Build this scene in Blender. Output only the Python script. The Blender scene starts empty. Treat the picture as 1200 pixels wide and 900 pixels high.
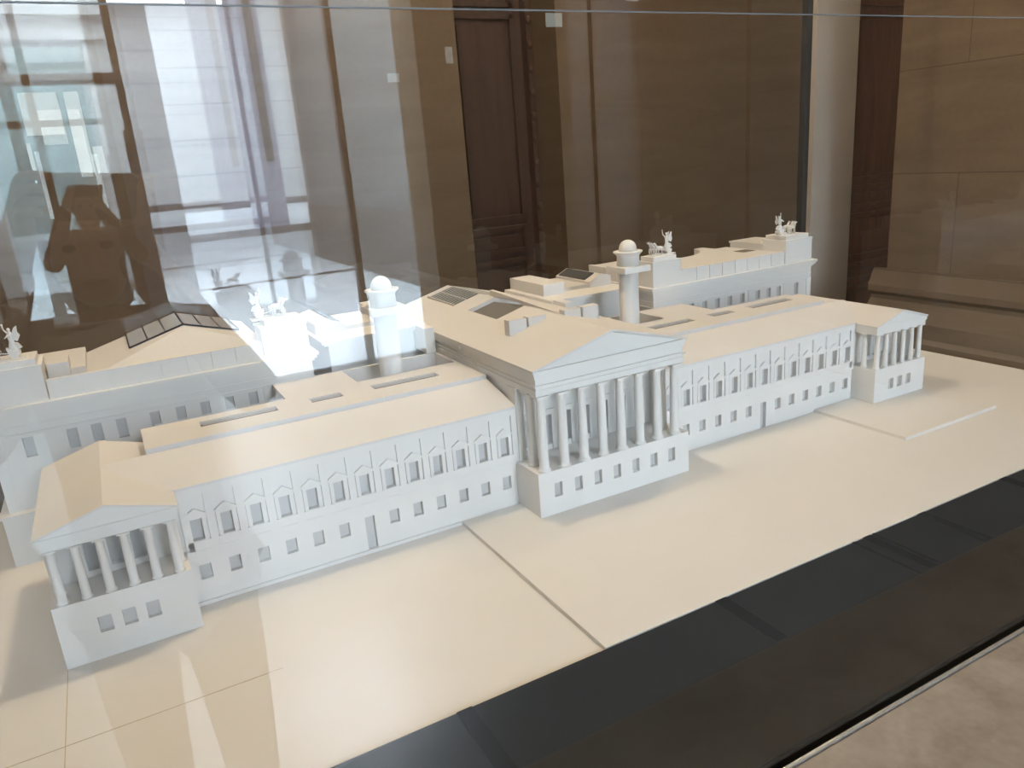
import bpy, bmesh, math, random
from mathutils import Vector, Matrix
random.seed(7)
S = 1.35                      # metres per layout unit (the model is 2.7 m wide)
scn = bpy.context.scene
COL = scn.collection
PI = math.pi

# ------------------------------------------------------------------ materials
def new_mat(name):
    m = bpy.data.materials.new(name); m.use_nodes = True
    nt = m.node_tree
    return m, nt, nt.nodes['Principled BSDF']

def plain(name, col, rough=.6, metal=0.0, spec=.5, noise=0.0, scale=30.0, bump=0.0):
    m, nt, b = new_mat(name)
    b.inputs['Base Color'].default_value = (*col, 1)
    b.inputs['Roughness'].default_value = rough
    b.inputs['Metallic'].default_value = metal
    b.inputs['Specular IOR Level'].default_value = spec
    if noise or bump:
        tc = nt.nodes.new('ShaderNodeTexCoord')
        n = nt.nodes.new('ShaderNodeTexNoise'); n.inputs['Scale'].default_value = scale
        n.inputs['Detail'].default_value = 6
        nt.links.new(tc.outputs['Object'], n.inputs['Vector'])
        if noise:
            r = nt.nodes.new('ShaderNodeMapRange')
            r.inputs['From Min'].default_value = .3; r.inputs['From Max'].default_value = .7
            r.inputs['To Min'].default_value = 1 - noise; r.inputs['To Max'].default_value = 1 + noise
            nt.links.new(n.outputs['Fac'], r.inputs['Value'])
            mx = nt.nodes.new('ShaderNodeVectorMath'); mx.operation = 'SCALE'
            mx.inputs[0].default_value = col
            nt.links.new(r.outputs['Result'], mx.inputs['Scale'])
            nt.links.new(mx.outputs['Vector'], b.inputs['Base Color'])
        if bump:
            bp = nt.nodes.new('ShaderNodeBump'); bp.inputs['Strength'].default_value = bump
            bp.inputs['Distance'].default_value = .01
            nt.links.new(n.outputs['Fac'], bp.inputs['Height'])
            nt.links.new(bp.outputs['Normal'], b.inputs['Normal'])
    return m

def stone(name, c1, c2, rough=.6, scale=(2.0, 2.0, 9.0), joints=None, joint_col=(.1, .08, .06), fine=60):
    """veined limestone; joints = (block width, course height, mortar) adds masonry joints"""
    m, nt, b = new_mat(name)
    b.inputs['Roughness'].default_value = rough
    tc = nt.nodes.new('ShaderNodeTexCoord')
    mp = nt.nodes.new('ShaderNodeMapping'); mp.inputs['Scale'].default_value = scale
    nt.links.new(tc.outputs['Object'], mp.inputs['Vector'])
    n1 = nt.nodes.new('ShaderNodeTexNoise'); n1.inputs['Scale'].default_value = 1.3; n1.inputs['Detail'].default_value = 8
    n1.inputs['Distortion'].default_value = 1.0
    nt.links.new(mp.outputs['Vector'], n1.inputs['Vector'])
    n2 = nt.nodes.new('ShaderNodeTexNoise'); n2.inputs['Scale'].default_value = fine; n2.inputs['Detail'].default_value = 4
    nt.links.new(tc.outputs['Object'], n2.inputs['Vector'])
    ad = nt.nodes.new('ShaderNodeMath'); ad.operation = 'MULTIPLY_ADD'
    ad.inputs[1].default_value = .35
    nt.links.new(n2.outputs['Fac'], ad.inputs[0]); nt.links.new(n1.outputs['Fac'], ad.inputs[2])
    cr = nt.nodes.new('ShaderNodeValToRGB')
    cr.color_ramp.elements[0].position = .45; cr.color_ramp.elements[0].color = (*c1, 1)
    cr.color_ramp.elements[1].position = .9; cr.color_ramp.elements[1].color = (*c2, 1)
    nt.links.new(ad.outputs['Value'], cr.inputs['Fac'])
    out = cr.outputs['Color']
    if joints:
        bw, ch, mo, axis = joints
        sp = nt.nodes.new('ShaderNodeSeparateXYZ'); cb = nt.nodes.new('ShaderNodeCombineXYZ')
        nt.links.new(tc.outputs['Object'], sp.inputs['Vector'])
        nt.links.new(sp.outputs['XYZ'.index(axis)], cb.inputs['X']); nt.links.new(sp.outputs['Z'], cb.inputs['Y'])
        br = nt.nodes.new('ShaderNodeTexBrick')
        br.inputs['Scale'].default_value = 1.0
        br.inputs['Brick Width'].default_value = bw; br.inputs['Row Height'].default_value = ch
        br.inputs['Mortar Size'].default_value = mo; br.inputs['Mortar Smooth'].default_value = .2
        nt.links.new(cb.outputs['Vector'], br.inputs['Vector'])
        br.inputs['Mortar'].default_value = (*joint_col, 1)
        nt.links.new(out, br.inputs['Color1']); nt.links.new(out, br.inputs['Color2'])
        out = br.outputs['Color']
    nt.links.new(out, b.inputs['Base Color'])
    return m

def glass_mat(name, tint=(.975, .975, .975), ior=1.75):
    m = bpy.data.materials.new(name); m.use_nodes = True
    nt = m.node_tree; nt.nodes.clear()
    o = nt.nodes.new('ShaderNodeOutputMaterial')
    tr = nt.nodes.new('ShaderNodeBsdfTransparent'); tr.inputs['Color'].default_value = (*tint, 1)
    gl = nt.nodes.new('ShaderNodeBsdfGlossy'); gl.inputs['Roughness'].default_value = 0.0
    fr = nt.nodes.new('ShaderNodeFresnel'); fr.inputs['IOR'].default_value = ior
    geo = nt.nodes.new('ShaderNodeNewGeometry')
    inv = nt.nodes.new('ShaderNodeMath'); inv.operation = 'SUBTRACT'; inv.inputs[0].default_value = 1
    mul = nt.nodes.new('ShaderNodeMath'); mul.operation = 'MULTIPLY'
    mx = nt.nodes.new('ShaderNodeMixShader')
    nt.links.new(geo.outputs['Backfacing'], inv.inputs[1])
    nt.links.new(inv.outputs[0], mul.inputs[0]); nt.links.new(fr.outputs['Fac'], mul.inputs[1])
    nt.links.new(mul.outputs[0], mx.inputs['Fac'])
    nt.links.new(tr.outputs[0], mx.inputs[1]); nt.links.new(gl.outputs[0], mx.inputs[2])
    nt.links.new(mx.outputs[0], o.inputs['Surface'])
    return m

def emit(name, col, strength):
    m = bpy.data.materials.new(name); m.use_nodes = True
    nt = m.node_tree; nt.nodes.clear()
    o = nt.nodes.new('ShaderNodeOutputMaterial'); e = nt.nodes.new('ShaderNodeEmission')
    e.inputs['Color'].default_value = (*col, 1); e.inputs['Strength'].default_value = strength
    nt.links.new(e.outputs[0], o.inputs['Surface'])
    return m

WHITE = plain('white_card', (.80, .79, .765), .8, spec=.2, noise=.015, scale=6)
ROOF = plain('cream_card', (.73, .715, .69), .8, spec=.2, noise=.015, scale=6)
PANE = plain('grey_card', (.58, .58, .575), .7, spec=.2)
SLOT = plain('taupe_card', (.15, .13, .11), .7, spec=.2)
DARKPANE = plain('smoked_glazing', (.10, .105, .11), .25)
MIRROR = plain('silvered_glazing', (.66, .67, .70), .2, metal=.35)
BAR = plain('pale_bar', (.62, .58, .52), .6)
BOARD = stone('cream_board', (.765, .735, .68), (.79, .762, .712), .55, (3, 3, 3), None, fine=8)
TRAY = plain('black_lacquer', (.014, .0145, .015), .25, spec=.35)
TRAYSATIN = plain('black_satin', (.0045, .0068, .0072), .5, spec=.14)
POSTM = plain('dark_grey_metal', (.055, .058, .06), .45, metal=.3)
STRIP = plain('brushed_metal', (.55, .52, .48), .35, metal=.8, noise=.1, scale=120)
BLACK = plain('black_rubber', (.006, .006, .006), .8, spec=.1)
PLINTH = stone('buff_limestone', (.20, .15, .11), (.32, .26, .205), .45, (5, 5, 5), None, fine=70)
WALLST = stone('brown_limestone', (.14, .092, .05), (.178, .124, .072), .6, (.8, .8, 5.5), None, (.2, .13, .08), fine=40)
PIERST = stone('brown_limestone_pier', (.20, .135, .08), (.27, .19, .115), .6, (.8, .8, 5.5), (2.4, .62, .003, 'Y'), (.13, .09, .055), fine=40)
PALEST = stone('grey_limestone', (.72, .63, .54), (.82, .73, .63), .6, (1, 1, 2.0), None, fine=50)
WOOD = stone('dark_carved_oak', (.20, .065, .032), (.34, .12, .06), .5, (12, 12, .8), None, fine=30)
FLOORM = stone('polished_limestone', (.14, .145, .152), (.18, .186, .195), .26, (1.2, 1.2, 1.2), None, fine=30)
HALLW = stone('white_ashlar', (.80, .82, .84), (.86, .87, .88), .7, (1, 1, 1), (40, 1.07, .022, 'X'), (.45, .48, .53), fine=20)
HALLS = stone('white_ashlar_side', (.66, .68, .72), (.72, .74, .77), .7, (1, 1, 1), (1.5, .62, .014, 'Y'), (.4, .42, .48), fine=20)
HALLP = stone('shaded_lilac_ashlar', (.40, .42, .56), (.45, .47, .62), .7, (1, 1, 1), (40, .62, .014, 'X'), (.28, .3, .42), fine=20)  # dark lilac tone puts the hall pier's shade into the colour
HALLF = plain('pale_marble_floor', (.80, .85, .90), .6, spec=.2, noise=.03, scale=2)
FRAME = plain('dark_bronze_frame', (.035, .035, .045), .4, metal=.4)
BASEB = plain('dark_skirting', (.10, .10, .12), .5)
PLASTER = plain('grey_plaster', (.36, .36, .365), .7, noise=.03, scale=3)
CEIL = plain('ceiling_plaster', (.30, .24, .18), .8)
GLASS = glass_mat('case_glass')
GLASSR = glass_mat('rear_glass', ior=1.72)
DOORGLASS = glass_mat('door_glass', (.94, .97, .97), 1.5)
CLOTH = plain('maroon_wool', (.05, .008, .009), .9, spec=.2, noise=.2, scale=60)
TROUS = plain('black_cotton', (.02, .02, .024), .9, spec=.2)
SKIN = plain('skin', (.50, .29, .19), .55)
HAIR = plain('brown_hair', (.03, .018, .012), .5)
PHONE = plain('phone_black', (.01, .01, .011), .25)
LEATHER = plain('black_leather', (.02, .016, .014), .5)

# ------------------------------------------------------------------ mesh helpers (layout units)
class MB:
    def __init__(self): self.bm = bmesh.new()
    def poly(self, pts):
        vs = [self.bm.verts.new(Vector(p) * S) for p in pts]
        try: return self.bm.faces.new(vs)
        except ValueError: return None
    def box(self, x0, x1, y0, y1, z0, z1):
        if x0 > x1: x0, x1 = x1, x0
        if y0 > y1: y0, y1 = y1, y0
        v = [(x0,y0,z0),(x1,y0,z0),(x1,y1,z0),(x0,y1,z0),(x0,y0,z1),(x1,y0,z1),(x1,y1,z1),(x0,y1,z1)]
        vs = [self.bm.verts.new(Vector(p) * S) for p in v]
        for f in ((0,3,2,1),(4,5,6,7),(0,1,5,4),(1,2,6,5),(2,3,7,6),(3,0,4,7)):
            self.bm.faces.new([vs[i] for i in f])
        return self
    def prism(self, pts, axis, a, b):
        """closed polygon pts (2D) swept along axis from a to b. axis y: pts=(x,z); x: pts=(y,z); z: pts=(x,y)"""
        def P(p, t):
            return {'y': (p[0], t, p[1]), 'x': (t, p[0], p[1]), 'z': (p[0], p[1], t)}[axis]
        A = [self.bm.verts.new(Vector(P(p, a)) * S) for p in pts]
        B = [self.bm.verts.new(Vector(P(p, b)) * S) for p in pts]
        n = len(pts)
        self.bm.faces.new(A); self.bm.faces.new(B[::-1])
        for i in range(n):
            self.bm.faces.new([A[i], B[i], B[(i+1) % n], A[(i+1) % n]])
        return self
    def lathe(self, prof, c=(0,0,0), seg=20):
        rings = []
        for r, z in prof:
            if r < 1e-6: rings.append([self.bm.verts.new(Vector((c[0], c[1], c[2]+z)) * S)])
            else: rings.append([self.bm.verts.new(Vector((c[0]+r*math.cos(2*PI*k/seg), c[1]+r*math.sin(2*PI*k/seg), c[2]+z)) * S) for k in range(seg)])
        for a, b in zip(rings, rings[1:]):
            for k in range(seg):
                k2 = (k+1) % seg
                if len(a) == 1 and len(b) == 1: continue
                if len(a) == 1: f = [a[0], b[k], b[k2]]
                elif len(b) == 1: f = [a[k], b[0], a[k2]]
                else: f = [a[k], b[k], b[k2], a[k2]]
                try:
                    fc = self.bm.faces.new(f); fc.smooth = True
                except ValueError: pass
        if len(rings[0]) > 1: self.bm.faces.new(rings[0])
        if len(rings[-1]) > 1: self.bm.faces.new(rings[-1])
        return self
    def tube(self, p, q, r0, r1, seg=8):
        p, q = Vector(p), Vector(q); d = (q-p).normalized()
        a = d.orthogonal().normalized(); b = d.cross(a)
        R = []
        for c, r in ((p, r0), (q, r1)):
            R.append([self.bm.verts.new((c + a*r*math.cos(2*PI*k/seg) + b*r*math.sin(2*PI*k/seg)) * S) for k in range(seg)])
        for k in range(seg):
            f = self.bm.faces.new([R[0][k], R[1][k], R[1][(k+1)%seg], R[0][(k+1)%seg]]); f.smooth = True
        self.bm.faces.new(R[0]); self.bm.faces.new(R[1])
        return self
    def blob(self, c, r, seg=10):
        """ellipsoid"""
        c = Vector(c); m = seg//2
        rings = []
        for i in range(m+1):
            t = PI*i/m
            if i in (0, m): rings.append([self.bm.verts.new((c + Vector((0,0,r[2]*math.cos(t)))) * S)])
            else: rings.append([self.bm.verts.new((c + Vector((r[0]*math.sin(t)*math.cos(2*PI*k/seg), r[1]*math.sin(t)*math.sin(2*PI*k/seg), r[2]*math.cos(t)))) * S) for k in range(seg)])
        for a, b in zip(rings, rings[1:]):
            for k in range(seg):
                k2 = (k+1) % seg
                if len(a) == 1: f = [a[0], b[k], b[k2]]
                elif len(b) == 1: f = [a[k], b[0], a[k2]]
                else: f = [a[k], b[k], b[k2], a[k2]]
                fc = self.bm.faces.new(f); fc.smooth = True
        return self
    def grid(self, a0, a1, b0, b1, t, holes, plane, depth, floor=False):
        """flat sheet with rectangular openings and their reveals. plane 'y': a=x,b=z, the sheet at y=t facing -Y,
        reveals run to y=t+depth. plane 'z': a=x,b=y, the sheet at z=t facing up, reveals run to z=t-depth"""
        A = sorted({a0, a1, *[h[0] for h in holes], *[h[1] for h in holes]})
        B = sorted({b0, b1, *[h[2] for h in holes], *[h[3] for h in holes]})
        A = [a for a in A if a0-1e-9 <= a <= a1+1e-9]; B = [b for b in B if b0-1e-9 <= b <= b1+1e-9]
        P = (lambda a, b, k: (a, t+k, b)) if plane == 'y' else (lambda a, b, k: (a, b, t-k))
        cache = {}
        def V(a, b, k=0):
            key = (round(a,6), round(b,6), round(k,6))
            if key not in cache: cache[key] = self.bm.verts.new(Vector(P(a,b,k)) * S)
            return cache[key]
        for i in range(len(A)-1):
            for j in range(len(B)-1):
                ca, cb = (A[i]+A[i+1])/2, (B[j]+B[j+1])/2
                if any(h[0] < ca < h[1] and h[2] < cb < h[3] for h in holes): continue
                self.bm.faces.new([V(A[i],B[j]), V(A[i+1],B[j]), V(A[i+1],B[j+1]), V(A[i],B[j+1])])
        for h in holes:
            c = [(h[0],h[2]),(h[1],h[2]),(h[1],h[3]),(h[0],h[3])]
            for k in range(4):
                p, q = c[k], c[(k+1)%4]
                fl = [self.bm.verts.new(Vector(P(*p,0))*S), self.bm.verts.new(Vector(P(*p,depth))*S), self.bm.verts.new(Vector(P(*q,depth))*S), self.bm.verts.new(Vector(P(*q,0))*S)]
                self.bm.faces.new(fl)
            if floor: self.poly([P(*p, depth) for p in c])
        return self
    def build(self, name, mat, parent=None, mats=None, bevel=0, fix=True):
        if fix: bmesh.ops.recalc_face_normals(self.bm, faces=self.bm.faces)
        me = bpy.data.meshes.new(name); self.bm.to_mesh(me); self.bm.free()
        me.materials.append(mat)
        for x in (mats or []): me.materials.append(x)
        o = bpy.data.objects.new(name, me); COL.objects.link(o)
        if parent: o.parent = parent
        if bevel:
            b = o.modifiers.new('edge', 'BEVEL'); b.width = bevel; b.segments = 2; b.limit_method = 'ANGLE'
        return o

def empty(name, loc, label, cat):
    """top-level Empty at a thing's base; parts keep world coordinates"""
    o = bpy.data.objects.new(name, None); COL.objects.link(o)
    o['label'] = label; o['category'] = cat
    return o
def tag(o, label, cat, group=None):
    o['label'] = label; o['category'] = cat
    if group: o['group'] = group
    return o
def struct(o):
    o['kind'] = 'structure'; return o
def lab(o, label):
    o['label'] = label; return o
def again(src, parent, off):
    c = src.copy(); COL.objects.link(c); c.parent = parent
    c.location = Vector(src.location) + Vector(off) * S
    return c

# ------------------------------------------------------------------ camera
cx, cy, cz = -.8326, -1.2674, .6867
ya, pb, rg, foc = .4758, -.2908, -.0794, 894.66
fw = Vector((math.sin(ya)*math.cos(pb), math.cos(ya)*math.cos(pb), math.sin(pb)))
r0 = Vector((math.cos(ya), -math.sin(ya), 0)); u0 = r0.cross(fw)
rt = math.cos(rg)*r0 + math.sin(rg)*u0; up = -math.sin(rg)*r0 + math.cos(rg)*u0
cam = bpy.data.objects.new('camera', bpy.data.cameras.new('camera')); COL.objects.link(cam)
cam.data.sensor_fit = 'HORIZONTAL'; cam.data.sensor_width = 36; cam.data.lens = 36*foc/1200
cam.data.clip_start = .001; cam.data.clip_end = 200
CAMP = Vector((cx, cy, cz))
cam.matrix_world = Matrix(((rt.x, up.x, -fw.x, cx*S), (rt.y, up.y, -fw.y, cy*S), (rt.z, up.z, -fw.z, cz*S), (0,0,0,1)))
scn.camera = cam

# ================================================================== THE ARCHITECTURAL MODEL
model = empty('architectural_model', (0,0,0), 'large white card model of a columned parliament building with two wings inside the glass case', 'model')

# ---- shared little meshes -------------------------------------------------
def column_mesh(h, r):
    m = MB()
    m.lathe([(r*1.35,0),(r*1.35,h*.02),(r*1.1,h*.035),(r,h*.06),(r*.97,h*.4),(r*.85,h*.93),(r*1.05,h*.95),(r*1.3,h*.975)], seg=18)
    m.box(-r*1.35, r*1.35, -r*1.35, r*1.35, h*.972, h)
    return m
WD = .010                                   # recess of the window panes
def small_window(w, h):                     # pane set back in the plain square openings of the basement
    return MB().box(-w/2-.001, w/2+.001, WD-.0005, WD+.003, -h/2-.001, h/2+.001)
def aedicule():                             # framed upper window with pediment and pedestal, origin at wall face, bay centre
    m = MB(); t = -.0030
    w, z0, z1 = .0175, .1035, .1600
    ow = .0092                              # opening half width
    m.box(-w+.0015, -ow, t, .001, .1175, z1); m.box(ow, w-.0015, t, .001, .1175, z1)
    m.box(-ow, ow, t, .001, .1555, z1)
    m.box(-w-.0008, w+.0008, t-.0010, .001, .1002, .1165); m.box(-w+.0015, w-.0015, t, .001, .1165, .1175)
    m.prism([(-w-.0005,.1595),(w+.0005,.1595),(w+.0005,.1630),(0,.1745),(-w-.0005,.1630)], 'y', t-.0015, .001)
    return m

# ---- wings ---------------------------------------------------------------
PIT = .0479
def wing(s):
    X0, X1 = (.178, .806)
    holes, bays = [], []
    for i in range(13):
        bx = .806 + .0008 - PIT*(i+.5)           # bay 0 sits beside the pavilion
        bays.append(bx)
    up_h = [(s*b-.0092, s*b+.0092, .1175, .1555) for b in bays]
    lo_h = [(s*b-.0095, s*b+.0095, .0445, .0715) for k, b in enumerate(bays) if k != 6]
    dr_h = [(s*bays[6]-.0092, s*bays[6]+.0092, .001, .0715)]
    a0, a1 = sorted((s*X0, s*X1))
    m = MB()
    m.grid(a0, a1, 0, .214, 0, up_h+lo_h+dr_h, 'y', WD)
    m.poly([(s*X0,.27,0),(s*X1,.27,0),(s*X1,.27,.25),(s*X0,.27,.25)])
    m.box(a0, a1, -.0040, .002, .0945, .1000)        # string course between the storeys
    m.box(a0, a1, -.004, .004, 0, .006)              # base course
    m.box(a0, a1, -.0040, .003, .1980, .2106)
    w = m.build('wing', WHITE, model)
    # flat pilaster strips between the bays
    m = MB(); m.box(-.0064, .0064, -.0040, .001, .100, .1985)
    p0 = m.build('pilaster', WHITE, w); p0.location = (s*(bays[0]+PIT/2-.008)*S, 0, 0)
    for k in range(13):
        q = p0.copy(); COL.objects.link(q); q.parent = w; q.location = (s*(bays[k]-PIT/2)*S, 0, 0)
    # windows
    a = aedicule().build('window_surround', WHITE, w); a.location = (s*bays[0]*S, 0, 0)
    g = MB().box(-.0102, .0102, WD-.0005, WD+.003, .1165, .1565).build('window', PANE, w); g.location = (s*bays[0]*S, 0, 0)
    b = small_window(.019, .027).build('window', PANE, w); b.location = (s*bays[0]*S, 0, .058*S)
    for k in range(1, 13):
        for src in (a, g):
            q = src.copy(); COL.objects.link(q); q.parent = w; q.location = (s*bays[k]*S, 0, 0)
        if k != 6:
            q = b.copy(); COL.objects.link(q); q.parent = w; q.location = (s*bays[k]*S, 0, .058*S)
    lab(MB().box(s*bays[6]-.0102, s*bays[6]+.0102, WD-.0005, WD+.003, 0, .0725).build('door', PANE, w), 'tall grey doorway in the middle of the wing')
    # roof: front slope, low step, flat roof with sunken skylight troughs and a light well
    m = MB()
    m.prism([(-.0055,.2105),(-.0055,.2155),(.1135,.2450),(.1135,.2300),(.0,.2090)], 'x', s*X0, s*.902)
    m.build('roof_slope', ROOF, w)
    z = .2535
    if s < 0:
        sl = [(-.733,-.592,.180,.212),(-.5265,-.463,.182,.214),(-.3985,-.255,.182,.214)]
    else:
        sl = [(.318,.447,.182,.214),(.508,.582,.182,.214),(.643,.793,.182,.214)]
    pit = (s*.411, s*.186, .262, .372) if s < 0 else (.186, .411, .262, .372)
    m = MB()
    xa, xb = sorted((s*.178, s*.832))
    m.grid(xa, xb, .1165, .2460, z, sl, 'z', .014)
    xc, xd = sorted((s*.178, s*.564))
    m.grid(xc, xd, .2460, .381, z, [pit], 'z', .13)
    def wall(p, q, z0=.20, z1=z): m.poly([(p[0],p[1],z0),(q[0],q[1],z0),(q[0],q[1],z1),(p[0],p[1],z1)])
    wall((s*.178,.1165),(s*.832,.1165)); wall((s*.832,.1165),(s*.832,.246)); wall((s*.832,.246),(s*.564,.246)); wall((s*.564,.246),(s*.564,.381), .0)
    m.build('flat_roof', ROOF, w, fix=False)
    for h in sl:
        k = MB().box(h[0]-.001, h[1]+.001, h[2]-.001, h[3]+.001, z-.0145, z-.0060)
        t = k.build('skylight', SLOT, w)
        lab(t, 'long sunken grey skylight trough in the cream roof' if h[1]-h[0] > .1 else 'short sunken grey skylight trough in the cream roof')
        MB().box(h[0]+.004, h[1]-.002, h[3]-.0075, h[3]-.005, z-.0062, z-.001).build('glazing_bar', BAR, t)
    lab(MB().box(pit[0]-.001, pit[1]+.001, pit[2]-.001, pit[3]+.001, z-.134, z-.128).build('light_well', PANE, w), 'grey floor of the light well around the round tower')
    return w
wingL = wing(-1); wingR = wing(1)

# ---- corner pavilions ----------------------------------------------------
def pavilion(s, zb):
    c = s*.903; h = .1025
    x0, x1 = c-.097, c+.097
    cxs = [c+d for d in (-.0335, 0, .0335)]
    holes = [(x-.0095, x+.0095, .0425, .0695) for x in cxs]
    m = MB()
    m.grid(x0, x1, zb, h, -.0687, holes, 'y', WD)
    m.poly([(x0,-.0687,zb),(x0,.262,zb),(x0,.262,h),(x0,-.0687,h)]); m.poly([(x1,-.0687,zb),(x1,.262,zb),(x1,.262,h),(x1,-.0687,h)])
    m.poly([(x0,-.0687,h),(x1,-.0687,h),(x1,.02,h),(x0,.02,h)])
    m.poly([(x0,.262,0),(x1,.262,0),(x1,.262,.21),(x0,.262,.21)])
    # cella walls above the podium: front wall with three doorways, closed sides behind
    yw = .006
    dh = [(x-.0115, x+.0115, h+.010, .176) for x in (c-.0333, c, c+.0333)]
    m.grid(x0, x1, h, .1905, yw, dh, 'y', .012)
    for x in (x0+.004, x1-.004):
        m.poly([(x,yw,h),(x,.262,h),(x,.262,.215),(x,yw,.215)])
    for x in (x0, x1-.010):                    # antae
        m.box(x, x+.010, yw-.006, yw+.01, h, .1905)
    m.poly([(x0+.004,yw+.0001,h),(x0+.012,yw+.0001,h),(x0+.012,yw+.0001,.19),(x0+.004,yw+.0001,.19)])
    # entablature with two fasciae
    m.box(x0+.003, x1-.003, -.0645, .262, .1905, .2010)
    m.box(x0+.001, x1-.001, -.0665, .262, .2010, .2105)
    p = m.build('corner_pavilion', WHITE, model)
    k = column_mesh(.088, .0068)
    col0 = k.build('column', WHITE, p)
    offs = [(d, -.0585) for d in (-.0810,-.0490,-.0165,.0165,.0490,.0810)] + [(-.0855,-.026),(.0855,-.026)]
    for i, (dx, y) in enumerate(offs):
        q = col0 if i == 0 else col0.copy()
        if i: COL.objects.link(q); q.parent = p
        q.location = ((c+dx)*S, y*S, h*S)
    w0 = small_window(.019, .027).build('window', PANE, p)
    for i, x in enumerate(cxs):
        q = w0 if i == 0 else w0.copy()
        if i: COL.objects.link(q); q.parent = p
        q.location = (x*S, -.0687*S, .056*S)
    d0 = MB().box(-.0125, .0125, yw+.0115, yw+.014, h+.009, .177).build('doorway', PANE, p)
    for i, x in enumerate((c-.0333, c, c+.0333)):
        q = d0 if i == 0 else d0.copy()
        if i: COL.objects.link(q); q.parent = p
        q.location = (x*S, 0, 0)
    # gabled roof: thin slabs over a solid tympanum
    m = MB()
    m.prism([(c-.094,.2105),(c+.094,.2105),(c,.2385)], 'y', -.0645, .262)
    m.build('pediment', WHITE, p)
    m = MB()
    m.prism([(c-.0978,.2105),(c,.2390),(c+.0978,.2105),(c+.0978,.2135),(c,.2425),(c-.0978,.2135)], 'y', -.0688, .268)
    m.build('roof', ROOF, p)
    return p
pavilion(-1, 0); pavilion(1, .0153)

# ---- central portico -----------------------------------------------------
c = .185; h = .0988
m = MB()
wx = [.0468*k - .0012 for k in (-3,-2,-1,0,1,2,3)]
m.grid(-c, c, .0079, h, -.089, [(x-.009, x+.009, .043, .0722) for x in wx], 'y', WD)
for x in (-c, c): m.poly([(x,-.089,.0079),(x,.003,.0079),(x,.003,h),(x,-.089,h)])
m.poly([(-c,-.089,h),(c,-.089,h),(c,.02,h),(-c,.02,h)])
dx = [-.0072+.0464*k for k in (-3,-2,-1,0,1,2,3)]
m.grid(-.172, .172, h, .252, .010, [(x-.0085, x+.0085, h+.012, .176) for x in dx], 'y', .012)
for x in (-.1785, .1625): m.box(x, x+.016, -.007, .024, h, .2525)       # antae
m.box(-.172, .172, .004, .012, .236, .2415)                            # wall cornice behind the columns
portico = m.build('central_portico', WHITE, model)
w0 = MB().box(-.010, .010, WD-.0005, WD+.003, -.0155, .0155).build('window', PANE, portico)
for i, x in enumerate(wx):
    q = w0 if i == 0 else w0.copy()
    if i: COL.objects.link(q); q.parent = portico
    q.location = (x*S, -.089*S, .0576*S)
d0 = MB()
d0.box(-.0095, .0095, .0215, .024, h+.011, .177)
d0 = d0.build('doorway', PANE, portico)
f0 = MB()
f0.box(-.0125, -.0085, .0065, .011, h+.003, .184); f0.box(.0085, .0125, .0065, .011, h+.003, .184)
f0.box(-.0085, .0085, .0065, .011, .176, .184); f0.box(-.0145, .0145, .0045, .011, .184, .188)
f0 = f0.build('doorway_surround', WHITE, portico)
for i, x in enumerate(dx):
    for src in (d0, f0):
        q = src if i == 0 else src.copy()
        if i: COL.objects.link(q); q.parent = portico
        q.location = (x*S, 0, 0)
col0 = column_mesh(.2525-h, .0098).build('column', WHITE, portico)
pos = [(-.1640+.04585*k, -.0785) for k in range(8)] + [(-.1640,-.0375), (.1570,-.0375)]
for i, (x, y) in enumerate(pos):
    q = col0 if i == 0 else col0.copy()
    if i: COL.objects.link(q); q.parent = portico
    q.location = (x*S, y*S, h*S)

# ---- central hall with the long gabled roof ---------------------------------
m = MB()
YB = .692
m.box(-.172, .172, .022, YB, 0, .2525)
m.box(-.1765, .1765, -.0860, YB, .2525, .2640)      # architrave
m.box(-.1745, .1745, -.0840, YB, .2640, .2860)      # frieze
m.box(-.1790, .1790, -.0885, YB, .2700, .2735)
m.box(-.1780, .1780, -.0870, YB, .2860, .2950)
m.box(-.1805, .1805, -.0895, YB, .2950, .3015)      # cornice
hall = m.build('central_hall', WHITE, model)
MB().prism([(-.172,.3015),(.172,.3015),(0,.3465)], 'y', -.0835, -.0700).build('pediment', WHITE, hall)
k_ = .048/.181
def zs(x): return .3525 - k_*abs(x)
m = MB()
# roof slabs, cut round the two glazed openings (y ranges given)
def slab(xa, xb, ya_, yb_, t=.0045):
    m.prism([(xa, zs(xa)-t),(xb, zs(xb)-t),(xb, zs(xb)),(xa, zs(xa))], 'y', ya_, yb_)
g1, g2 = (.492, .735), (.256, .410)
g1 = (.492, .660)
for sg in (-1, 1):
    a_, b_, e_ = (-.1825, -.0735, 0) if sg < 0 else (.1825, .0735, 0)
    slab(a_, b_, -.0900, .235); slab(a_, b_, .235, YB+.002, .018)
    slab(b_, e_, -.0900, .235)
    for y0_, y1_ in ((.235, g2[0]), (g2[1], g1[0]), (g1[1], YB+.002)): slab(b_, e_, y0_, y1_, .018)
m.build('roof', ROOF, hall)
def sky(ya_, yb_, nm, mat, lbl, drop):
    k = MB()
    k.prism([(-.0735, zs(.0735)-drop-.002),(0, zs(0)-drop-.002),(.0735, zs(.0735)-drop-.002),(.0735, zs(.0735)-drop),(0, zs(0)-drop),(-.0735, zs(.0735)-drop)], 'y', ya_, yb_)
    return lab(k.build(nm, mat, hall), lbl)
s1 = sky(g1[0], g1[1], 'skylight', DARKPANE, 'dark gridded ridge skylight near the rear of the hall roof', .0015)
k = MB()
n = 11
for i in range(n+1):
    y = g1[0] + (g1[1]-g1[0])*i/n
    for sg in (-1, 1):
        k.prism([(0, zs(0)-.0005),(sg*.0735, zs(.0735)-.0005),(sg*.0735, zs(.0735)+.0012),(0, zs(0)+.0012)], 'y', y-.0009, y+.0009)
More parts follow.
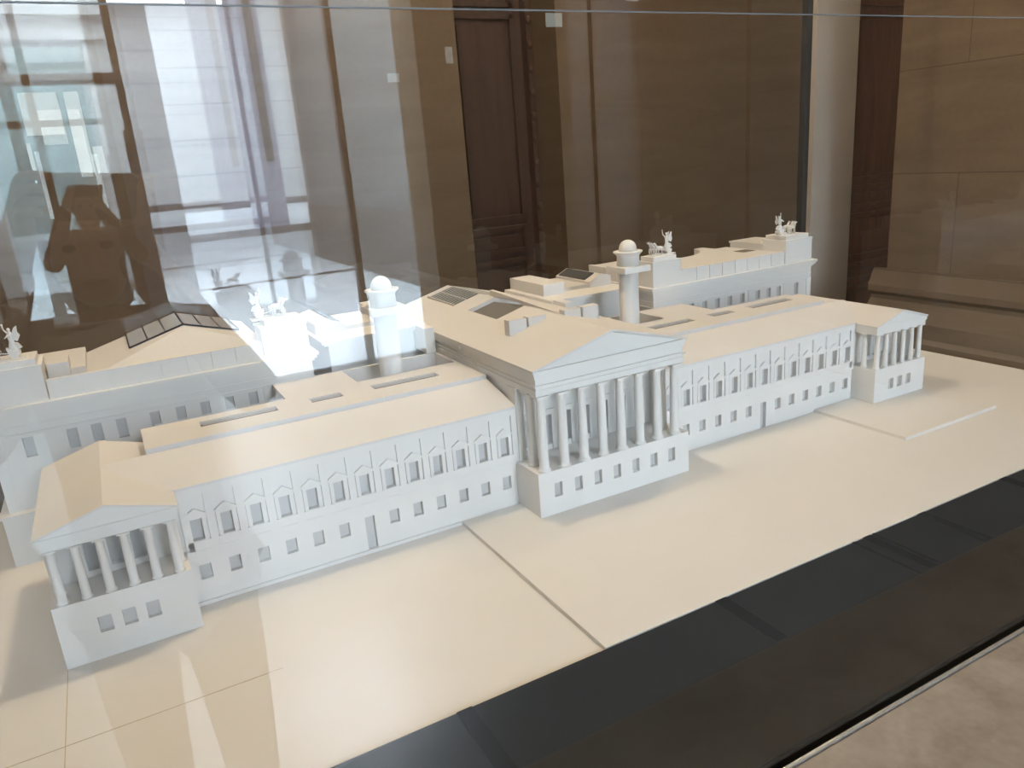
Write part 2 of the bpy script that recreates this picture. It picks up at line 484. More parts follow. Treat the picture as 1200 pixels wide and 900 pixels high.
for x in (-.0735, -.037, 0, .037, .0735):
    k.box(x-.0012, x+.0012, g1[0], g1[1], zs(x)-.001, zs(x)+.0016)
k.box(-.0760, -.0730, g1[0]-.003, g1[1], zs(.0745)-.002, zs(.0745)+.0045)
k.build('glazing_grid', BAR, hall)
sky(g2[0], g2[1], 'skylight', plain('dark_grey_card', (.20,.195,.19), .6), 'plain sunken grey skylight panel across the hall ridge', .010)
# upstand beside the ridge and the four vent boxes
m = MB(); m.prism([(g2[0]-.10, zs(0)-.004),(g2[1]+.06, zs(0)-.004),(g2[1]+.06, zs(0)+.009),(g2[1], zs(0)+.0075)], 'x', .020, .030)
m.build('ridge_upstand', ROOF, hall)
for sg in (-1, 1):
    for xa, xb in ((-.113, -.071), (-.066, -.024)):
        m = MB(); zt = .3555
        m.prism([(sg*-xa if sg > 0 else xa, zs(xa)-.002), (sg*-xb if sg > 0 else xb, zs(xb)-.002), (sg*-xb if sg > 0 else xb, zt), (sg*-xa if sg > 0 else xa, zt)], 'y', .121, .142)
        m.build('roof_vent', ROOF, hall)

# ---- round towers ---------------------------------------------------------
def tower(s):
    x, y = s*.3235, .29
    m = MB()
    m.lathe([(.0262,0),(.0262,.10),(.0250,.24),(.0245,.386)], (x,y,0), 28)
    t = m.build('round_tower', WHITE, model)
    m = MB(); m.box(x-.0395,x+.0395,y-.0395,y+.0395,.3850,.4000); m.build('square_cap', WHITE, t, bevel=.0015)
    m = MB(); m.lathe([(.0285,.4000),(.0280,.4240),(.0300,.4270),(.0365,.4330),(.0365,.4355),(.0260,.4355)], (x,y,0), 28); m.build('drum', WHITE, t)
    m = MB()
    R = .0225
    m.lathe([(R,.4350),(R,.4400)] + [(R*math.cos(a), .4400+.0235*math.sin(a)) for a in [PI/2*i/8 for i in range(1,9)]], (x,y,0), 24)
    m.build('dome', WHITE, t)
tower(-1); tower(1)

# ---- chamber blocks at the rear ----------------------------------------------
YF, YR = .380, .690
def ring(m, xa, xb, z0, z1, o):
    m.box(xa-o, xb+o, YF-o, YR, z0, z1)
def chamber(s):
    lo, hi = .4715, .983+.100
    xa, xb = (lo, hi) if s > 0 else (-hi, -lo)
    wins = [s*w for w in (.606,.655,.7035,.751,.800,.862,.906,.9485,1.0225)]
    holes = [(w-.0092, w+.0092, .206, .2455) for w in wins]
    m = MB()
    m.grid(xa, xb, .10, .292, YF, holes, 'y', WD)
    for x in (xa, xb): m.poly([(x,YF,.10),(x,YR,.10),(x,YR,.292),(x,YF,.292)])
    m.poly([(xa,YR,0),(xb,YR,0),(xb,YR,.3),(xa,YR,.3)])
    # low wall panels between flat pilasters
    edges = [.580,.626,.822,.8225,.966,.983,1.061,1.083]
    for e0, e1 in ((.822,.842),(.966,.982),(1.064,1.083),(.4715,.490),(.566,.584)):
        m.box(s*e0, s*e1, YF-.0022, YF+.001, .10, .252)
    ring(m, xa, xb, .2520, .2545, .003)
    ring(m, xa, xb, .2680, .2700, .002)
    # plinth storey
    m.box(xa-.012, xb+.012, YF-.016, YR, 0, .1000); m.box(xa-.016, xb+.016, YF-.020, YR, .1000, .1045)
    # cornice
    ring(m, xa, xb, .2900, .2960, .005); ring(m, xa, xb, .2960, .3030, .010); ring(m, xa, xb, .3030, .3095, .014)
    b = m.build('chamber_block', WHITE, model)
    # attic: panels with fine open joints, mirrored roofs
    at = MB()
    js = [.5687,.6265,.6740,.7220,.7705,.8185,.8660,.9140,.9700]
    zt = .3470
    for j0, j1 in zip(js, js[1:]):
        at.box(s*(j0+.0010), s*(j1-.0010), YF, YF+.012, .3085, zt)
    at.box(s*.5687, s*.970, YF+.0045, YF+.012, .3085, zt-.001)
    at.box(s*.4715, s*.4835, .445, YR, .3085, zt)
    y = .445
    while y < YR-.05:
        at.box(s*.4700, s*.4716, y+.002, y+.046, .3085, zt-.003); y += .05
    at = at.build('attic_wall', WHITE, b)
    # corner pedestals under the chariots
    for e0, e1, dp in ((.4715,.5687,.445),(.9720,1.083,.470)):
        k = MB()
        k.box(s*e0, s*e1, YF-.001, dp, .3085, .3740)
        k.box(s*(e0-.002), s*(e1+.002), YF-.003, dp+.002, .3740, .3790)
        k.box(s*(e0+.006), s*(e1-.012) if e0 < .6 else s*(e1-.010), YF+.004, dp-.006, .3790, .3910)
        k.build('corner_pedestal', WHITE, b)
    w0 = MB().box(-.0102, .0102, YF+WD-.0005, YF+WD+.003, .205, .2465).build('window', PANE, b)
    for i, w in enumerate(wins):
        q = w0 if i == 0 else w0.copy()
        if i: COL.objects.link(q); q.parent = b
        q.location = (w*S, 0, 0)
    return b
chL = chamber(-1); chR = chamber(1)
# right roof: flat, with a half-round court open to the rear, a narrow notch, a trough and a side parapet
pts = [(.4835, YF+.012), (.972, YF+.012), (.972, .628), (.925, .628), (.925, YR), (.890, YR)]
for i in range(1, 24):
    a = math.radians(-12) - math.radians(156)*i/24
    pts.append((.742 + .151*math.cos(a), .722 + .151*math.sin(a)))
pts += [(.594, YR), (.4835, YR)]
m = MB(); m.prism(pts, 'z', .300, .3445)
m.build('roof', ROOF, chR)
m = MB(); m.box(.972, 1.083, .470, .610, .3085, .3600); m.box(.968, 1.085, .465, .612, .3600, .3650)
m.build('side_parapet', ROOF, chR)
lab(MB().box(.909, .960, .486, .530, .3440, .3452).build('skylight', SLOT, chR), 'small grey skylight trough in the flat roof')
# left roof: gable with a silvered ridge skylight
zr, xr = .3870, -.705
def zg(x): return zr - .285*abs(x-xr)
m = MB()
A_, B_ = (-.905, .394, zg(-.905)), (-.560, .394, .3440)
P_, Q_ = (xr, .505, zr), (xr, YR, zr)
C_, D_ = (-.905, YR, zg(-.905)), (-.560, YR, zg(-.560))
m.poly([A_, B_, P_]); m.poly([A_, P_, Q_, C_]); m.poly([B_, D_, Q_, P_])
m.poly([C_, Q_, D_, (-.56, YR, .31), (-.905, YR, .31)]); m.poly([A_, C_, (-.905, YR, .31), (-.905, .394, .31)]); m.poly([B_, D_, (-.56, YR, .31), (-.56, .394, .31)])
m.poly([A_, B_, (-.56, .394, .31), (-.905, .394, .31)])
m.build('roof', ROOF, chL)
m = MB()
m.box(-1.0, -.9035, .470, YR, .3085, .3440); m.box(-.968, -.930, .445, .520, .3085, .3640)
m.build('side_parapet', ROOF, chL)
for sg, nm in ((-1, 'left'), (1, 'right')):
    k = MB()
    n = 3; W = .112
    xe = xr + sg*W
    y0_, y1_ = .515, YR
    k.prism([(xr, zr-.001),(xe, zg(xe)-.001),(xe, zg(xe)+.0035),(xr, zr+.0035)], 'y', y0_, y1_)
    sk = lab(k.build('skylight', MIRROR, chL), 'silvery pitched skylight glazing')
    k = MB()
    for i in range(n+1):
        x = xr + sg*W*i/n
        k.box(x-.0012, x+.0012, y0_-.001, y1_, zg(x)+.001, zg(x)+.0052)
    k.prism([(xr, zr+.001),(xe, zg(xe)+.001),(xe, zg(xe)+.0045),(xr, zr+.0045)], 'y', y0_-.003, y0_)
    k.build('glazing_bar', FRAME, sk)

# ---- link blocks between hall and chambers -----------------------------------
def link(s):
    m = MB()
    m.box(s*.176, s*.415, .445, YR, .0, .3020)
    m.box(s*.176, s*.428, .432, YR, .3020, .3080); m.box(s*.176, s*.434, .426, YR, .3080, .3140)
    b = m.build('link_block', WHITE, model)
    k = MB(); k.box(s*.196, s*.262, .500, YR, .3140, .3450); k.build('roof_box', WHITE, b)
    k = MB(); k.box(s*.262, s*.365, .520, YR, .3140, .3235); k.build('flat_roof', ROOF, b)
    k = MB(); k.prism([(s*.352,.3140),(s*.424,.3140),(s*.424,.3400),(s*.392,.3480),(s*.352,.3300)], 'y', .510, YR); k.build('roof_lantern', ROOF, b)
    lab(MB().prism([(s*.356,.3322),(s*.388,.3472),(s*.388,.3490),(s*.356,.3342)], 'y', .540, YR-.01).build('skylight', DARKPANE, b), 'dark sloping skylight glazing')
    k = MB(); k.box(s*.182, s*.206, .372, .446, .2555, .3150); k.build('stair_turret', WHITE, b)
link(-1); link(1)

# ---- four-horse chariots ------------------------------------------------------
def horse_mesh():
    m = MB()
    m.blob((.0, 0, .0170), (.0105, .0036, .0046), 10)
    m.tube((.0075,0,.019),(.0125,0,.0285),.0036,.0020); m.blob((.0150,0,.0285),(.0042,.0017,.0021),8)
    m.tube((.0118,0,.0300),(.0112,0,.0325),.0008,.0003,5)
    m.tube((.0090,.0018,.0150),(.0120,.0018,.0085),.0015,.0010,6); m.tube((.0120,.0018,.0085),(.0105,.0018,0),.0010,.0010,6)
    m.tube((.0080,-.0018,.0150),(.0090,-.0018,0),.0014,.0009,6)
    m.tube((-.0080,.0018,.0160),(-.0105,.0018,.0080),.0019,.0010,6); m.tube((-.0105,.0018,.0080),(-.0088,.0018,0),.0010,.0010,6)
    m.tube((-.0070,-.0018,.0160),(-.0070,-.0018,0),.0018,.0009,6)
    m.tube((-.0100,0,.0190),(-.0140,0,.0090),.0014,.0006,6)
    return m
def chariot_mesh():
    m = MB()
    m.prism([(-.009,.006),(.007,.006),(.010,.018),(.007,.0165),(-.009,.011)], 'y', -.0085, .0085)
    for y in (-.0100, .0092):
        n = 14
        m.prism([(.0065*math.cos(2*PI*i/n), .0065+.0065*math.sin(2*PI*i/n)) for i in range(n)], 'y', y, y+.0012)
    m.tube((.006,0,.008),(.030,0,.012),.0009,.0009,6)
    m.box(-.016, .050, -.014, .014, -.0015, .0012)
    return m
def victory_mesh():
    m = MB()
    m.lathe([(.0062,.009),(.0078,.012),(.0055,.022),(.0036,.029),(.0048,.036),(.0052,.040),(.0022,.0435),(.0018,.045)], seg=12)
    m.blob((.0005,0,.0480),(.0027,.0025,.0033),10)
    m.tube((.002,.004,.040),(.0075,.006,.0475),.0016,.0011,6); m.tube((.0075,.006,.0475),(.0085,.006,.0555),.0011,.0009,6)
    m.blob((.0085,.006,.0565),(.0018,.0018,.0018),6)
    m.tube((.002,-.004,.040),(.0085,-.005,.0350),.0016,.0010,6)
    for sy in (-1, 1):                        # folded wings
        m.prism([(-.002,.040),(-.007,.050),(-.0115,.0525),(-.0105,.042),(-.0135,.036),(-.0090,.028),(-.003,.031)], 'y', sy*.0040, sy*.0056)
    m.prism([(-.004,.012),(-.0130,.0165),(-.0085,.024),(-.003,.026)], 'y', -.004, .004)
    return m
HM = CM = VM = None
def quadriga(x, sx):
    global HM, CM, VM
    q = chariot_mesh().build('chariot', WHITE, model) if CM is None else bpy.data.objects.new('chariot', CM)
    if CM is None: CM = q.data
    else: COL.objects.link(q); q.parent = model
    q.name = 'chariot'
    q.location = (x*S, .415*S, .3925*S)
    q.scale = (sx*1.14, 1.1, 1.12)
    lab(q, 'small winged charioteer driving four horses on a roof corner')
    v = victory_mesh().build('winged_figure', WHITE, q) if VM is None else bpy.data.objects.new('winged_figure', VM)
    if VM is None: VM = v.data
    else: COL.objects.link(v); v.parent = q
    for k in range(4):
        if HM is None:
            hh = horse_mesh().build('horse', WHITE, q); HM = hh.data
        else:
            hh = bpy.data.objects.new('horse', HM); COL.objects.link(hh); hh.parent = q
        hh.location = ((.033 + (.004 if k in (1,2) else 0))*S, (-.0115+.0077*k)*S, .0012*S)
quadriga(-1.010, -1); quadriga(-.560, 1); quadriga(.550, -1); quadriga(.985, 1)

# ================================================================== BASE BOARD with stepped terraces
board = empty('base_board', (0,0,0), 'cream base board of stepped terraces under the white building model', 'board')
GL = -.768                                # front pane
m = MB(); m.box(-1.377, 1.377, -.4885, .694, -.010, 0); bb = m.build('ground_slab', BOARD, board)
m = MB(); m.box(-.3155, .672, -.4885, -.0045, .0002, .0078); m.build('terrace', BOARD, board)
m = MB(); m.box(.666, 1.004, -.2585, -.0050, .0002, .0153); m.build('terrace', BOARD, board)
m = MB(); m.box(.672, 1.187, -.4885, -.259, .0002, .0078); m.box(1.0045, 1.187, -.259, .358, .0002, .0078); m.build('terrace', BOARD, board)
JOINT = plain('fine_joint', (.55, .46, .33), .8)
m = MB(); m.box(-1.0000, -.9988, -.4884, -.070, .0, .0004); m.box(-1.377, -.72, -.2545, -.2535, .0, .0004)
m.build('board_joint', JOINT, board)
# ================================================================== DISPLAY CASE
case = empty('display_case', (0,0,0), 'tall frameless glass display case with dark corner posts around the building model', 'display case')
XC, YBK, ZT = 1.40, .702, 2.0
m = MB(); m.box(-XC, XC, -.762, -.4895, -.09, .0072); m.box(-XC, XC, -.4895, YBK, -.09, -.0102); m.build('tray', TRAYSATIN, case, bevel=.003)
m = MB()
for x, w in ((-.112,.022),(.198,.005),(.225,.018),(.250,.004),(.372,.020),(.62,.022),(-.55,.022)):
    m.box(x, x+w, -.614, -.4897, .0071, .0077)
m.build('tray_stripe', BLACK, case)  # thin black stripes across the tray in front of the board
m = MB(); m.box(-XC, XC, -.775, -.762, -.09, -.030); m.build('glazing_channel', BLACK, case)
m = MB(); m.box(-XC-.012, XC+.012, -.7795, -.775, -.09, .0060); m.build('edge_strip', STRIP, case, bevel=.002)
def pane(x0, x1, y0, y1, mt=GLASS):
    o = MB().box(x0, x1, y0, y1, -.031 if y1 < 0 else .0, ZT).build('glass_pane', mt, case); return o
pane(-XC, XC, GL-.003, GL+.003); pane(-XC, XC, YBK, YBK+.006, GLASSR)
pane(XC, XC+.006, GL+.004, YBK); pane(-XC-.006, -XC, GL+.004, YBK)
k = MB(); k.box(-XC, XC, GL-.0036, GL-.0028, .7800, .7810); k.build('glass_joint', plain('joint_grey', (.12,.12,.12), .5), case)
for x in (-XC, XC):
    m = MB(); m.box(x-.010, x+.014, YBK-.010, YBK+.014, -.09, ZT); m.build('corner_post', POSTM, case)
# stone plinth that carries it
ZF = -.556
pl = MB(); pl.box(-1.55, 1.55, -.932, .86, ZF+.06, -.0901); pl.box(-1.55, 1.55, -.932, -.7796, -.0901, .0030)
pl.box(-1.60, 1.60, -.975, .91, ZF, ZF+.06)
tag(pl.build('stone_plinth', PLINTH, bevel=.004), 'buff limestone plinth carrying the glass case', 'plinth')

# ================================================================== THE ROOM
CH = 2.9
DY = -4.76                                 # wall with the doorway to the hall, behind the photographer
m = MB(); m.box(-4, 6.5, DY-.36, 3.0, ZF-.05, ZF); struct(m.build('floor', FLOORM))
m = MB(); m.box(-4, -.40, -8.6, DY-.36, ZF-.05, ZF); struct(m.build('floor_lobby', plain('brown_stone_floor', (.075, .052, .034), .35, noise=.2, scale=3)))
m = MB(); m.box(-4, 6.5, DY, 3.0, CH, CH+.05); struct(m.build('ceiling', CEIL))
# back wall, with a deep doorway
YW = 1.85
m = MB()
m.box(-4, .640, YW, YW+.5, ZF, CH); m.box(1.13, 3.00, YW, YW+.5, ZF, CH); m.box(.640, 1.13, YW, YW+.5, 2.2, CH)
m.box(3.00, 3.75, YW, YW+.5, 2.2, CH); m.box(3.75, 6.5, YW, YW+.5, ZF, CH)
m.box(1.30, 2.05, YW-.03, YW+.01, ZF, CH); m.box(2.27, 2.66, YW-.03, YW+.01, ZF, CH)
struct(m.build('wall_back', WALLST))
m = MB(); m.box(2.66, 2.985, YW-.10, YW, ZF, CH); struct(m.build('trim_1', PALEST))
def panel_door(nm, x0, x1, y, z1, WOOD):
    d = MB(); d.box(x0, x1, y, y+.06, ZF, z1)
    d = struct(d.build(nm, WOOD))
    w = x1-x0; z = ZF+.08; hts = (.26, .14, .30, .16, .95, .5)
    for hgt in hts:
        k = MB(); a, b = x0+w*.16, x1-w*.16
        if z+hgt > z1: break
        for q in ((a, b, z, z+.02), (a, b, z+hgt-.05, z+hgt-.03), (a, a+.02, z, z+hgt-.03), (b-.02, b, z, z+hgt-.03)):
            k.box(q[0], q[1], y-.02, y+.002, q[2], q[3])
        k.box(a+.045, b-.045, y-.012, y+.002, z+.045, z+hgt-.075)
        k.build('door_panel', WOOD, d); z += hgt
    k = MB(); k.box(x0, x0+.03, y-.05, y, ZF, z1); k.box(x1-.03, x1, y-.05, y, ZF, z1); k.box(x0, x1, y-.05, y, z1-.05, z1)
    k.build('door_casing', WOOD, d)
    zz = ZF+.15
    st = MB()
    while zz < z1-.1:
        for xx in (x0+.015, x1-.015): st.blob((xx, y-.05, zz), (.016, .012, .020), 8)
        zz += .105
    st.build('carved_rosette', WOOD, d)
    return d
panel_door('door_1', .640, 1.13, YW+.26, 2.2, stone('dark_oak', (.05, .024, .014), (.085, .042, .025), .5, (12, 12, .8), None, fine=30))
panel_door('door_2', 3.00, 3.75, YW+.05, 2.2, WOOD)
# right-hand pier with moulded base
m = MB(); px = 2.6; py = 1.215
m.box(px, 6.5, -4.7, py, ZF, CH)
prof = [(0,.05),(-.02,.05),(-.055,-.03),(-.055,-.06),(-.03,-.08),(-.03,-.10),(-.10,-.18),(-.10,-.25),(-.12,-.27),(-.12,ZF),(0,ZF)]
m.prism([(px+a, b-.045 if b > ZF else b) for a, b in prof], 'y', -4.6, py+.06)
struct(m.build('wall_right', PIERST))
m = MB(); m.box(-4.05, -4, DY, 3, ZF, CH); struct(m.build('wall_left', PIERST))
# front wall behind the camera, with the wide opening to the bright hall
m = MB(); m.box(1.02, 6.5, DY-.35, DY, ZF, CH); m.box(-4, -2.3, DY-.35, DY, ZF, CH); m.box(-2.3, 1.02, DY-.35, DY, 2.45, CH)
struct(m.build('wall_front', WALLST))
# small high daylight openings in that wall
k = MB()
for x0, x1, z0, z1 in ((1.92, 2.04, 1.44, 1.52), (2.55, 2.78, 1.60, 1.75)): k.box(x0, x1, DY-.02, DY+.004, z0, z1)
struct(k.build('window_3', emit('opal_daylight', (.80, .93, .90), 3.0)))

# ================================================================== THE BRIGHT HALL BEYOND THE DOORWAY (seen mirrored in the glass)
HX0, HX1, HY, HZ = -3.2, 2.04, -20.4, 5.0
m = MB(); m.box(-.40, HX1, -12.0, DY-.36, ZF-.05, ZF+.004); m.box(HX0, -.40, -12.0, -8.6, ZF-.05, ZF+.004); m.box(HX0, HX1+6, HY, -12.0, ZF-.05, -.06)
hf = struct(m.build('floor_hall', HALLF))
k = MB(); k.box(-1.4, HX1, -9.9, -9.75, ZF+.003, ZF+.012); k.box(-1.4, HX1, -12.03, -11.99, -.16, -.055); k.box(HX0, HX1, DY-.36, DY-.30, ZF+.003, ZF+.010)
struct(k.build('trim_2', BASEB))
m = MB(); m.box(-.15, 6.0, HY-.2, HY, -.06, HZ); struct(m.build('wall_far', HALLW))
m = MB(); m.box(-.15, 6.0, HY, HY+.04, -.06, .10); struct(m.build('baseboard_far', BASEB))
# pier tinted dark lilac to look shaded, with a dark window slot, then the long side wall
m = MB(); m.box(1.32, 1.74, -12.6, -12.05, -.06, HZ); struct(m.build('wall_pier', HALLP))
m = MB(); m.box(1.55, 1.66, -12.06, -12.02, .86, HZ); struct(m.build('window_1', FRAME))
m = MB(); m.box(HX1, HX1+.2, -12.0, DY-.36, ZF, HZ); struct(m.build('wall_side', PLASTER))
m = MB(); m.box(HX1-.012, HX1, -12.0, DY-.36, ZF, .22); struct(m.build('baseboard_side', plain('taupe_dado', (.27, .25, .245), .7)))
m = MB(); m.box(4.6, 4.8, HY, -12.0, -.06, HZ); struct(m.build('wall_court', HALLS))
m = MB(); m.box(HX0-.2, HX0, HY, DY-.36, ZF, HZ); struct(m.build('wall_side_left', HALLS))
m = MB(); m.box(HX0, HX1+3, HY, DY-.36, HZ, HZ+.1); struct(m.build('ceiling_hall', HALLF))
# portal wall on the left and the glazed screen in front of it
PYW = -8.6
m = MB(); m.box(-3.2, -1.75, PYW-.4, PYW, ZF, HZ); m.box(-.60, -.15, PYW-.4, PYW, ZF, HZ); m.box(-1.75, -.60, PYW-.4, PYW, 1.96, HZ)
m.box(-.30, -.15, HY, PYW-.4, ZF, HZ)
struct(m.build('wall_portal', HALLW))
k = MB(); k.box(-3.2, -.15, PYW, PYW+.07, 2.16, 2.23); k.box(-1.85, -.40, PYW, PYW+.03, 1.96, 2.03)
struct(k.build('trim_3', HALLW))
# far windows seen through the portal
SKYG = emit('daylight_sky', (.86, .97, 1.0), 8)
w = MB(); w.box(-2.6, -.30, -14.3, -14.2, ZF, HZ); w = struct(w.build('wall_vestibule', plain('teal_grey_plaster', (.40,.50,.52), .7)))
for x0, x1, z0, z1 in ((-1.42,-.92,1.50,2.1),(-.83,-.63,.9,2.1),(-1.50,-1.41,.2,1.4),(-.60,-.45,.2,1.3)):
    k = MB(); k.box(x0, x1, -14.2, -14.18, z0, z1); f = struct(k.build('window_2', SKYG))
# glazed screen with dark bronze frame at the opening
scr = MB()
gy = DY-.20
for x in (-1.62, -1.075, -.555): scr.box(x-.028, x+.028, gy-.03, gy+.03, ZF, 2.45)
scr.box(-2.3, -.555, gy-.03, gy+.03, 1.195, 1.245); scr.box(-2.3, -.555, gy-.03, gy+.03, ZF, ZF+.05)
scr.box(-.545, -.520, gy-.06, gy+.06, ZF, 2.45)
k = MB(); k.box(-.515, -.355, -5.45, -5.15, ZF, HZ); struct(k.build('wall_jamb', HALLP))
d3 = struct(scr.build('door_3', FRAME))
k = MB(); k.box(-2.3, -.56, gy-.004, gy+.004, ZF+.05, 2.45); k.build('glass_pane', DOORGLASS, d3)
# open glass leaf right of the opening
lf = MB(); lf.box(.555, .590, gy-.03, gy+.03, ZF, 2.45)
d4 = struct(lf.build('door_4', FRAME))
k = MB(); k.box(.590, 1.02, gy-.004, gy+.004, ZF, 2.45); k.build('glass_pane', DOORGLASS, d4)
# dark slim information stand by the screen
k = MB(); k.box(-.625, -.545, -4.42, -4.38, ZF+.02, .93); k.box(-.68, -.49, -4.5, -4.3, ZF, ZF+.02)
tag(k.build('sign_stand', FRAME), 'slim dark upright sign panel standing by the glazed screen', 'sign')

# ================================================================== THE PHOTOGRAPHER (mirrored in the front pane)
PO = Vector((-.845, -1.60, ZF))
def pm(x, y, z): return PO + Vector((x, y, z))/S      # person coordinates in metres
def skin(name, joints, edges, mat, parent=None, sub=1):
    me = bpy.data.meshes.new(name)
    me.from_pydata([(pm(*j[:3])*S) for j in joints], edges, [])
    o = bpy.data.objects.new(name, me); COL.objects.link(o)
    me.materials.append(mat)
    md = o.modifiers.new('skin', 'SKIN'); md.use_smooth_shade = True
    for i, j in enumerate(joints):
        rr = j[3] if isinstance(j[3], tuple) else (j[3], j[3])
        me.skin_vertices[0].data[i].radius = rr
        me.skin_vertices[0].data[i].use_root = (i == 0)
    sb = o.modifiers.new('smooth', 'SUBSURF'); sb.levels = sub; sb.render_levels = sub
    if parent: o.parent = parent
    return o
inv = lambda v: (v - PO)*S                  # layout point -> person metres
PHC = CAMP - fw*(.0075/S) + rt*(.012/S) - up*(.014/S)       # phone centre
gl_ = inv(PHC - rt*(.070/S)); gr_ = inv(PHC + rt*(.070/S))   # grips
def off(v, a=0, b=0, c_=0): return v + rt*a + up*b - fw*c_
J = []; E = []
def J_(v, r): J.append((v[0], v[1], v[2], r)); return len(J)-1
def ch(*ids):
    for a, b in zip(ids, ids[1:]): E.append((a, b))
pel = J_((0,0,.90), (.15,.10)); wa = J_((0,0,1.05), (.13,.09)); chs = J_((0,.0,1.25), (.15,.10)); nk0 = J_((0,.01,1.40), (.075,.065)); nk = J_((0,.02,1.455), .052)
ch(pel, wa, chs, nk0, nk)
for sx in (-1, 1):
    hp = J_((sx*.09,0,.84), .095); kn = J_((sx*.10,.02,.47), .062); an = J_((sx*.10,-.01,.09), .042); toe = J_((sx*.12,.13,.035), .034)
    ch(pel, hp, kn, an, toe)
for sx, g in ((-1, gl_), (1, gr_)):
    sh = J_((sx*.17,.0,1.37), .058); el = J_((sx*.27,.10,1.20), .043)
    wr_v = off(g, sx*.018, -.070, .035); wr = J_(wr_v, .027)
    palm_v = off(g, sx*.020, -.030, .022); pa = J_(palm_v, (.022,.018))
    ch(chs, sh, el, wr, pa)
    for k, dz in enumerate((.030, .012, -.006, -.023)):     # four fingers round the back of the phone
        a = J_(off(g, sx*.026, dz-.010, .014), .0085); b = J_(off(g, sx*.024, dz+.004, -.010), .008); c_ = J_(off(g, sx*(-.004+.003*k), dz+.004, -.016), .0068)
        ch(pa, a, b, c_)
    t0 = J_(off(g, sx*.010, -.024, .024), .0095); t1 = J_(off(g, sx*-.012, -.004, .018), .008); ch(pa, t0, t1)
person = skin('person', J, E, SKIN)
tag(person, 'person in a dark maroon jacket raising a phone with both hands, mirrored in the glass', 'person')
# head with face
m = MB()
HC = inv(Vector((0,0,0))) ; hc = pm(.0, .045, 1.565)
m.blob(hc, (.074/S, .095/S, .115/S), 20)
m.blob(hc + Vector((0, .030, -.055))/S, (.052/S, .060/S, .060/S), 14)
m.prism([(hc.x-.011/S, hc.z-.030/S),(hc.x+.011/S, hc.z-.030/S),(hc.x, hc.z+.012/S)], 'y', hc.y+.080/S, hc.y+.112/S)
for sx in (-1, 1): m.blob(hc + Vector((sx*.075, -.005, -.008))/S, (.012/S, .020/S, .032/S), 8)
m.build('head', SKIN, person)
m = MB()
for sx in (-1, 1): m.blob(hc + Vector((sx*.030, .086, .008))/S, (.014/S, .008/S, .008/S), 8)
m.build('eye', PHONE, person)
m = MB(); m.blob(hc + Vector((0, .094, -.058))/S, (.024/S, .008/S, .007/S), 8); lab(m.build('mouth', plain('lips', (.32,.12,.1), .5), person), 'closed mouth')
m = MB(); m.blob(hc + Vector((0, -.020, .024))/S, (.088/S, .100/S, .112/S), 18); m.blob(hc + Vector((0, -.055, -.06))/S, (.075/S, .055/S, .10/S), 14)
m.build('hair', HAIR, person)
# jacket and trousers
JJ = []; JE = []
def K_(v, r): JJ.append((v[0], v[1], v[2], r)); return len(JJ)-1
a0 = K_((0,0,1.08), (.165,.12)); a1 = K_((0,0,1.26), (.175,.125)); a2 = K_((0,.005,1.39), (.10,.085)); a3 = K_((0,0,.90), (.20,.14)); a4 = K_((.03,0,.68), (.29,.17))
JE += [(a0,a1),(a1,a2),(a0,a3),(a3,a4)]
for sx, g in ((-1, gl_), (1, gr_)):
    b0 = K_((sx*.17,.0,1.37), .075); b1 = K_((sx*.27,.10,1.20), .060); b2 = K_(off(g, sx*.022, -.100, .050), .040)
    JE += [(a1,b0),(b0,b1),(b1,b2)]
skin('jacket', JJ, JE, CLOTH, person)
TJ = [(0,0,.86,(.165,.115))]; TE = []
for sx in (-1, 1):
    i = len(TJ); TJ += [(sx*.095,0,.76,.112),(sx*.10,.02,.47,.085),(sx*.10,-.005,.10,.062)]; TE += [(0,i),(i,i+1),(i+1,i+2)]
skin('trousers', TJ, TE, TROUS, person)
# phone
ph = bpy.data.meshes.new('smartphone'); bm = bmesh.new(); bmesh.ops.create_cube(bm, size=1)
bmesh.ops.scale(bm, vec=(.150, .072, .0085), verts=bm.verts)
bmesh.ops.bevel(bm, geom=[e for e in bm.edges], offset=.003, segments=2, affect='EDGES')
bm.to_mesh(ph); bm.free(); ph.materials.append(PHONE)
phone = bpy.data.objects.new('smartphone', ph); COL.objects.link(phone)
phone.matrix_world = Matrix(((rt.x, up.x, -fw.x, PHC.x*S), (rt.y, up.y, -fw.y, PHC.y*S), (rt.z, up.z, -fw.z, PHC.z*S), (0,0,0,1)))
tag(phone, 'black phone held sideways in both hands of the mirrored person', 'phone')
sc_ = bpy.data.meshes.new('screen'); bm = bmesh.new(); bmesh.ops.create_cube(bm, size=1)
bmesh.ops.scale(bm, vec=(.140, .066, .0006), verts=bm.verts); bmesh.ops.translate(bm, vec=(0,0,.0044), verts=bm.verts)
bm.to_mesh(sc_); bm.free(); sc_.materials.append(emit('phone_screen', (.7,.8,.9), 1.2))
so = bpy.data.objects.new('screen', sc_); COL.objects.link(so); so.parent = phone; lab(so, 'glowing screen')

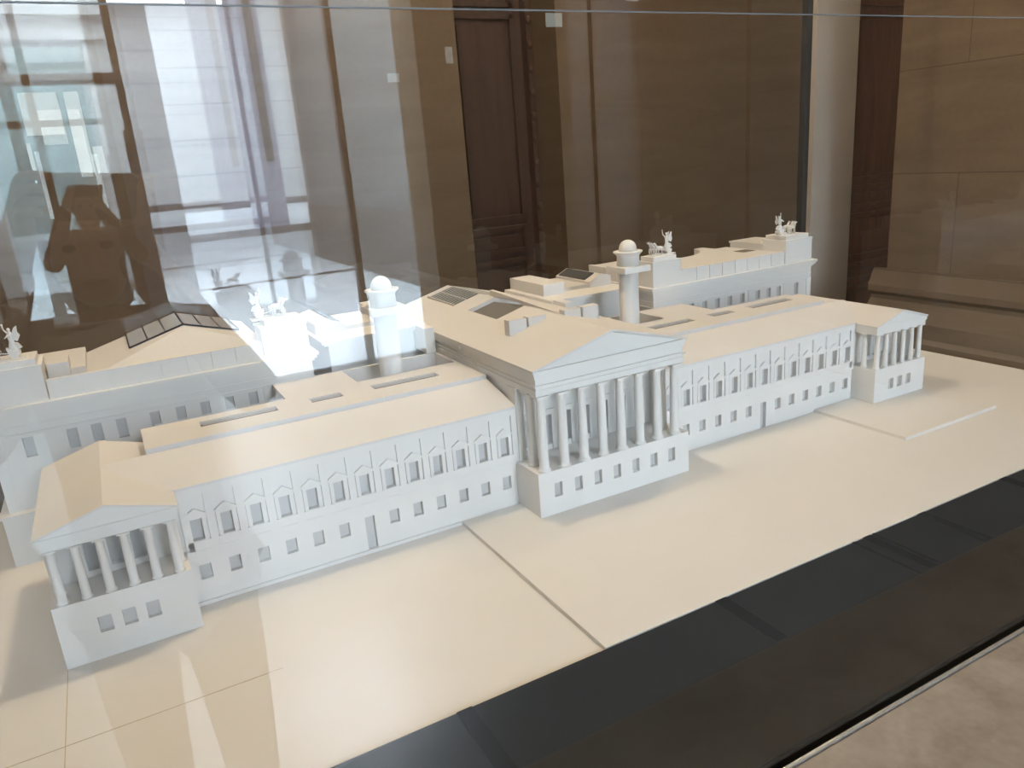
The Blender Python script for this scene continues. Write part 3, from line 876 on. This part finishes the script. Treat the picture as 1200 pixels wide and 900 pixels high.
# ================================================================== LIGHT
def area(name, loc, target, sx, sy, power, col):
    l = bpy.data.lights.new(name, 'AREA'); l.shape = 'RECTANGLE'; l.size = sx*S; l.size_y = sy*S
    l.energy = power; l.color = col
    o = bpy.data.objects.new(name, l); COL.objects.link(o)
    o.location = Vector(loc)*S
    o.rotation_euler = (Vector(target)-Vector(loc)).to_track_quat('-Z', 'Y').to_euler()
    return o
def lamp(name, loc, power, col, rad):
    l = bpy.data.lights.new(name, 'POINT'); l.energy = power; l.color = col; l.shadow_soft_size = rad
    o = bpy.data.objects.new(name, l); COL.objects.link(o); o.location = Vector(loc)*S
    return o
WARM = (1, .815, .57)
lamp('warm_overhead_lamp', (-.26, .22, 2.15), 101, WARM, .07)
lamp('warm_overhead_lamp', (1.15, .45, 2.3), 66, WARM, .10)
lamp('warm_overhead_lamp', (-1.7, .7, 2.3), 62, WARM, .2)  # added fill lamp, warms and brightens the central hall's left side
COOL = (.76, .86, 1.0)
HALLC = (.83, .94, 1.0)
area('hall_fill', (-.3, -7.4, 4.9), (-.3, -7.4, 0), 4.0, 4.4, 5100, HALLC)  # unseen area light added under the closed ceiling to brighten the hall
area('hall_fill', (1.2, -16.5, 4.9), (1.2, -16.5, 0), 4.0, 6.0, 3300, HALLC)  # second added area light, brightens the far end of the hall
area('portal_fill', (-1.5, -11.5, 4.6), (-1.5, -11.5, 0), 1.6, 3.5, 1500, (.80, .95, 1.0))  # unseen area light added to brighten the space behind the portal
area('cool_model_fill', (.15, -6.6, 3.6), (.3, 0, .1), 2.2, 1.6, 1750, COOL)  # added cool fill aimed at the model's fronts, no window around it
W = bpy.data.worlds.new('world'); scn.world = W; W.use_nodes = True
W.node_tree.nodes['Background'].inputs['Color'].default_value = (.10, .075, .05, 1)
W.node_tree.nodes['Background'].inputs['Strength'].default_value = .5

scn.view_settings.view_transform = 'Standard'; scn.view_settings.look = 'None'
scn.view_settings.exposure = .05; scn.view_settings.gamma = 1
scn.view_settings.use_curve_mapping = False
cy_ = scn.cycles
cy_.max_bounces = 10; cy_.diffuse_bounces = 4; cy_.glossy_bounces = 6; cy_.transparent_max_bounces = 24
cy_.sample_clamp_indirect = 12
cy_.use_denoising = True
